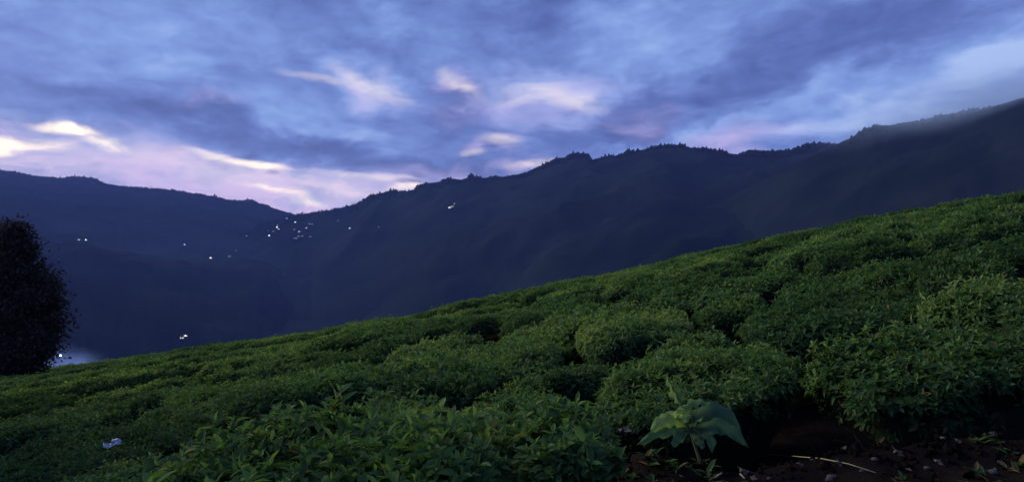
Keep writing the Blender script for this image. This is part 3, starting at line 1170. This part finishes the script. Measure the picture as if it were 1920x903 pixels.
ld.energy = 14000
ld.color = (0.40, 0.52, 1.0)
ld.spot_size = R(120)
ld.spot_blend = 1.0
ld.shadow_soft_size = 0.2
lo = bpy.data.objects.new('street_light', ld)
col.objects.link(lo)
lo.location = (lx + .8, 112.5, lz - 0.25)
lo.rotation_euler = (Vector((yx + 1, Y0, yz)) - Vector(lo.location)).to_track_quat('-Z', 'Y').to_euler()

# ------------------------------------------------------------------ foreground seedling on the bank
def broad_leaf(points, width, fold=0.18, teeth=0.13, n=13, seed=0, tint=0.5, roll=0.0):
    """blade along a 3-point midrib"""
    p0, p1, p2 = [Vector(p) for p in points]
    g = random.Random(seed)
    V, C = [], []
    for i in range(n):
        t = i / (n - 1)
        c = p0 * (1 - t) ** 2 + p1 * 2 * t * (1 - t) + p2 * t * t
        d = ((p1 - p0) * (1 - t) + (p2 - p1) * t).normalized()
        s = d.cross(Vector((0, 0, 1)))
        if s.length < .2:
            s = d.cross(Vector((0, 1, 0)))
        s.normalize()
        if s.y > 0:
            s = -s
        m = s.cross(d)
        if m.z < 0:
            m = -m
        s, m = s * math.cos(roll) - m * math.sin(roll), m * math.cos(roll) + s * math.sin(roll)
        w = width * (math.sin(math.pi * min(t * 0.94 + 0.03, 1)) ** 0.8) * (1 - 0.25 * t)
        if i in (0, n - 1):
            w = 0.002
        w *= 1 + g.uniform(-teeth, teeth)
        for k in (-1, -.5, 0, .5, 1):
            V.append(c + s * w * .5 * k - m * (fold * w * k * k * (1 + .3 * math.sin(t * 14 + k))) + m * 0.006 * math.sin(t * 20) * abs(k))
            C.append(min(1, max(0, tint + g.uniform(-.06, .06) + (0.12 if k == 0 else 0))))
    T = []
    for i in range(n - 1):
        for k in range(4):
            a = i * 5 + k
            T += [(a, a + 1, a + 6), (a, a + 6, a + 5)]
    return make_mesh('leaf', np.array([tuple(v) for v in V]), np.array(T), M_BROAD, tint=C, smooth=True)


SY = 2.16


def sp(px, py, dy=0.0):
    y = SY + dy
    return Vector(((px - 960) / F * y, y, (HZ - py) / F * y))


seed_root = empty('seedling', (0, 0, 0))
tag(seed_root, 'young broad-leaved plant with drooping leaves on bare soil at the bottom centre right', 'plant')
b0 = sp(1318, 885)
b0.z = float(ground_z(b0.x, b0.y)) - 0.02
link('stalk', make_mesh('stalk', *tube([b0, sp(1304, 838), sp(1292, 800), sp(1278, 762), sp(1270, 745)], [.006, .005, .0045, .004, .003], 6), M_STALK, smooth=True), seed_root)
LV = [  # midrib pixels (base, control, tip) with depth offsets, width (m), tint
    ((1292, 808, 0), (1250, 792, -.05), (1194, 834, -.10), .042, .20),      # long left leaf, drooping
    ((1288, 800, 0), (1250, 762, -.02), (1220, 812, -.08), .058, .85),      # light left leaf
    ((1290, 800, 0), (1270, 758, .04), (1232, 792, .06), .070, .65),
    ((1294, 796, 0), (1350, 730, .02), (1390, 814, -.02), .088, .18),       # big right leaf
    ((1298, 802, 0), (1356, 772, -.06), (1402, 838, -.12), .060, .22),
    ((1298, 804, 0), (1345, 792, -.08), (1334, 848, -.14), .058, .10),
    ((1276, 756, 0), (1264, 740, .0), (1250, 706, .0), .050, .95),          # young top leaves
    ((1278, 756, 0), (1272, 738, .02), (1266, 714, .03), .028, .8),
    ((1280, 766, 0), (1298, 742, .0), (1330, 756, -.02), .056, .95),
    ((1282, 760, 0), (1280, 770, -.03), (1288, 792, -.05), .050, .9),
    ((1278, 760, 0), (1266, 754, .01), (1252, 754, .01), .014, .5),
    ((1292, 796, 0), (1305, 792, -.05), (1318, 780, -.08), .034, .35),
    ((1294, 802, 0), (1318, 786, .06), (1352, 790, .10), .060, .45),
    ((1290, 806, 0), (1272, 812, -.06), (1262, 838, -.09), .040, .15),
    ((1296, 810, 0), (1312, 818, -.05), (1318, 842, -.08), .036, .3),
    ((1286, 780, 0), (1300, 768, .03), (1332, 772, .05), .040, .75),
    ((1284, 778, 0), (1264, 772, .03), (1244, 782, .04), .034, .8),
]
for i, (a, b, c, w, t) in enumerate(LV):
    link('leaf', broad_leaf([sp(*a), sp(*b), sp(*c)], w, seed=i, tint=t, roll=R(40) if i < 6 or i > 11 else R(20)), seed_root)
    if i < 6:
        link('leaf_stem', make_mesh('leaf_stem', *tube([sp(1296, 812), sp(*a).lerp(sp(*b), .12)], [.003, .002], 5), M_STALK), seed_root)


# ------------------------------------------------------------------ litter, straw, pebbles on the bank
def bank_pt(px, py, lift=0.0):
    u, v = (px - 960) / F, (HZ - py) / F
    ys = np.linspace(1.2, 8, 8000)
    i = np.nonzero(ground_z(u * ys, ys) >= v * ys)[0]
    i = i[0] if len(i) else 0
    return Vector((u * ys[i], ys[i], v * ys[i] + lift))


def stalk(name, pxs, r, mat, label, cat, lift=0.012, group=None):
    pts = [bank_pt(a, b, lift) for a, b in pxs]
    o = link(name, make_mesh(name, *tube(pts, [r * (1 - .12 * i) for i in range(len(pts))], 6), mat, smooth=True))
    tag(o, label, cat, group)
    return o


stalk('straw', [(1420, 851), (1480, 856), (1540, 866), (1590, 876), (1642, 893)], .0024, M_STRAW, 'long dry golden straw lying across the soil at the bottom right', 'straw')
stalk('twig', [(1296, 838), (1310, 848), (1322, 866), (1334, 888)], .0034, M_STRAW, 'pale thin twig leaning below the broad-leaved seedling', 'twig')
stalk('twig', [(1288, 845), (1304, 838), (1314, 828)], .003, M_STRAW, 'short forked twig under the seedling leaves', 'twig')
stalk('twig', [(1340, 902), (1348, 896), (1354, 893)], .003, M_STRAW, 'short straw stub at the bottom edge right of the seedling', 'twig')
stalk('twig', [(1388, 895), (1396, 903)], .003, M_STRAW, 'tiny straw stub at the bottom edge near the long straw', 'twig')


def flake(seed, size):
    g = random.Random(seed)
    me = broad_leaf([(0, 0, 0), (size * .5, g.uniform(-.2, .2) * size, size * .28), (size, 0, 0.0)], size * .5, fold=.3, teeth=.2, n=6, seed=seed, tint=.5)
    me.materials.clear()
    me.materials.append(M_DEAD)
    return me


DEAD = [flake(i, .045) for i in range(4)]
for k in range(34):
    px, py = random.uniform(1150, 1920), random.uniform(800, 900)
    p = bank_pt(px, py, .006)
    o = link('fallen_leaf', DEAD[k % 4], None, p, (random.uniform(-.4, .4), random.uniform(-.4, .4), random.uniform(0, 6.28)))
    s = random.uniform(.4, 1.1)
    o.scale = (s, s, s)
    tag(o, 'small dry fallen leaf lying on the dark soil at the bottom right', 'leaf', 'fallen leaves on the soil')


# clods and low weeds breaking the edge of the bank
g = np.random.default_rng(41)
cl = []
for k in range(700):
    x = g.uniform(0.15, 2.2)
    y = g.uniform(1.75, 2.45) if g.random() < .5 else 2.13 + g.normal(0, .07)
    r = g.uniform(.003, .011) * (1.6 if g.random() < .06 else 1)
    v, t = sphere(r, 6, 4)
    v = v * g.uniform(.5, 1.3, (1, 3)) + g.normal(0, r * .3, v.shape)
    cl.append((v + np.array([x, y, float(ground_z(x, y)) + r * .2]), t))
tag(link('soil_clods', make_mesh('soil_clods', *join(cl), M_SOIL)), 'loose dark clods of soil along the edge of the bank', 'soil', kind='stuff')
n = 420
wx_ = g.uniform(0.1, 2.3, n)
wy_ = 2.16 + g.normal(0, .10, n) - 0.25 * (g.random(n) < .25)
cl_ = fbm(wx_ * 2.3, wy_ * 2.3, 2, 91) > -0.05
wx_, wy_ = np.repeat(wx_[cl_], 4), np.repeat(wy_[cl_], 4)
n = len(wx_)
an = g.uniform(0, 6.28, n)
d = np.stack([np.cos(an), np.sin(an), g.uniform(.2, 1.4, n)], -1)
nn = np.stack([-np.cos(an), -np.sin(an), np.full(n, 1.0)], -1)
L = g.uniform(.02, .055, n)
v, t, c = leaf_cloud(np.stack([wx_, wy_, ground_z(wx_, wy_) - .004], -1), d, nn, L, L * g.uniform(.18, .5, n), np.where(g.random(n) < .2, -1.0, g.uniform(0, .5, n)), g, True)
tag(link('weeds', make_mesh('weeds', v, t, M_TEA, tint=c)), 'low dark weeds along the edge of the soil bank', 'weeds', kind='stuff')


def stone(seed, r):
    g = random.Random(seed)
    v, t = sphere(r, 9, 6)
    v = v * np.array([1.2, 1, .6]) * (1 + 0.25 * fbm(v[:, 0] / r * 1.1 + seed, v[:, 1] / r + v[:, 2] / r * .8, 3, seed))[:, None]
    return make_mesh('pebble', v, t, M_STONE, smooth=True)


for i, (px, py, r, lab) in enumerate(((1862, 886, .012, 'pale pebble in the bottom right corner'), (1390, 868, .045, 'grey stone half buried right of the seedling'),
                                      (1425, 872, .035, 'flat grey stone next to the half buried one'), (1640, 862, .010, 'light pebble beyond the long straw'),
                                      (1738, 878, .009, 'small light pebble left of the corner pebble'))):
    o = link('pebble', stone(i, r), None, bank_pt(px, py, r * .25))
    tag(o, lab, 'pebble')

# crumpled wrapper caught on the bush in the lower left
g = np.random.default_rng(3)
wx, wy = top_at(210, 846)
nx, ny = 12, 7
Xw, Yw = np.meshgrid(np.linspace(-.10, .10, nx), np.linspace(-.045, .045, ny))
Zw = .045 * fbm(Xw * 28, Yw * 28, 4, 5) + .015 * np.sin(Xw * 40)
ob = link('plastic_wrapper', grid_mesh('plastic_wrapper', Xw + .01 * fbm(Xw * 40, Yw * 40, 2, 8), Yw, Zw, M_PLASTIC), None,
          (wx, wy, float(crown_z(wx, wy)) + .10), (R(34), R(-12), R(10)))
md = ob.modifiers.new('thickness', 'SOLIDIFY')
md.thickness = 0.002
tag(ob, 'crumpled blue and white plastic wrapper lying on the dark tea bush at the lower left', 'wrapper')

# ------------------------------------------------------------------ air
v, t = box(-5600, 5600, -60, 5050, -330, 720)
hz = link('haze', make_mesh('haze', v, t, []))
m, T, out = material('haze air')
pv = T.n('ShaderNodeVolumePrincipled')
pv.inputs['Color'].default_value = (0.23, 0.36, 1.0, 1)
pv.inputs['Density'].default_value = 0.62e-4
pv.inputs['Anisotropy'].default_value = 0.0
T.L.new(pv.outputs[0], out.inputs['Volume'])
hz.data.materials.append(m)
tag(hz, kind='stuff')
tag(hz, 'blue evening haze filling the valley', 'haze')

def fog(name, loc, scale, rot, dens, colour, label, nscale=2.6, inner=0.15):
    o = link(name, make_mesh(name, *sphere(1.0, 24, 14), [], smooth=True), None, loc, rot)
    o.scale = scale
    m, T, out = material(name + ' vapour')
    oc = T.n('ShaderNodeTexCoord').outputs['Object']
    ln = T.vm('LENGTH', oc, out=1)
    fall = T.rng(ln, inner, 1.0, 1.0, 0.0)
    nz = T.rng(T.noise(oc, nscale, 5, 0.6), 0.35, 0.65, 0.25, 1.0)
    pv = T.n('ShaderNodeVolumePrincipled')
    pv.inputs['Color'].default_value = (*colour, 1)
    T.L.new(T.m('MULTIPLY', T.m('MULTIPLY', fall, nz), dens), pv.inputs['Density'])
    T.L.new(pv.outputs[0], out.inputs['Volume'])
    o.data.materials.append(m)
    tag(o, label, 'mist', kind='stuff')
    return o


fog('mist', (yx, Y0, yz - 1.0), (10.5, 6, 5.0), (0, R(10), 0), 0.05, (0.55, 0.70, 1.0), 'pale patch of lamplit mist beside the black tree', 2.2, 0.0)
MY = 1270.0
fog('mist', ((1900 - 960) / F * MY, MY, (HZ - 180) / F * MY), (400, 230, 80), (0, R(-12), R(-12)), 0.0095, (0.55, 0.72, 1.0),
    'low cloud clinging to the mountain crest at the right edge', 1.3, 0.0)
fog('mist', ((230 - 960) / F * 2500, 2500, (HZ - 500) / F * 2500), (1000, 620, 230), (0, R(6), 0), 3.0e-4, (0.35, 0.5, 1.0),
    'thin blue mist lying in the valley at the left', 1.5, 0.0)
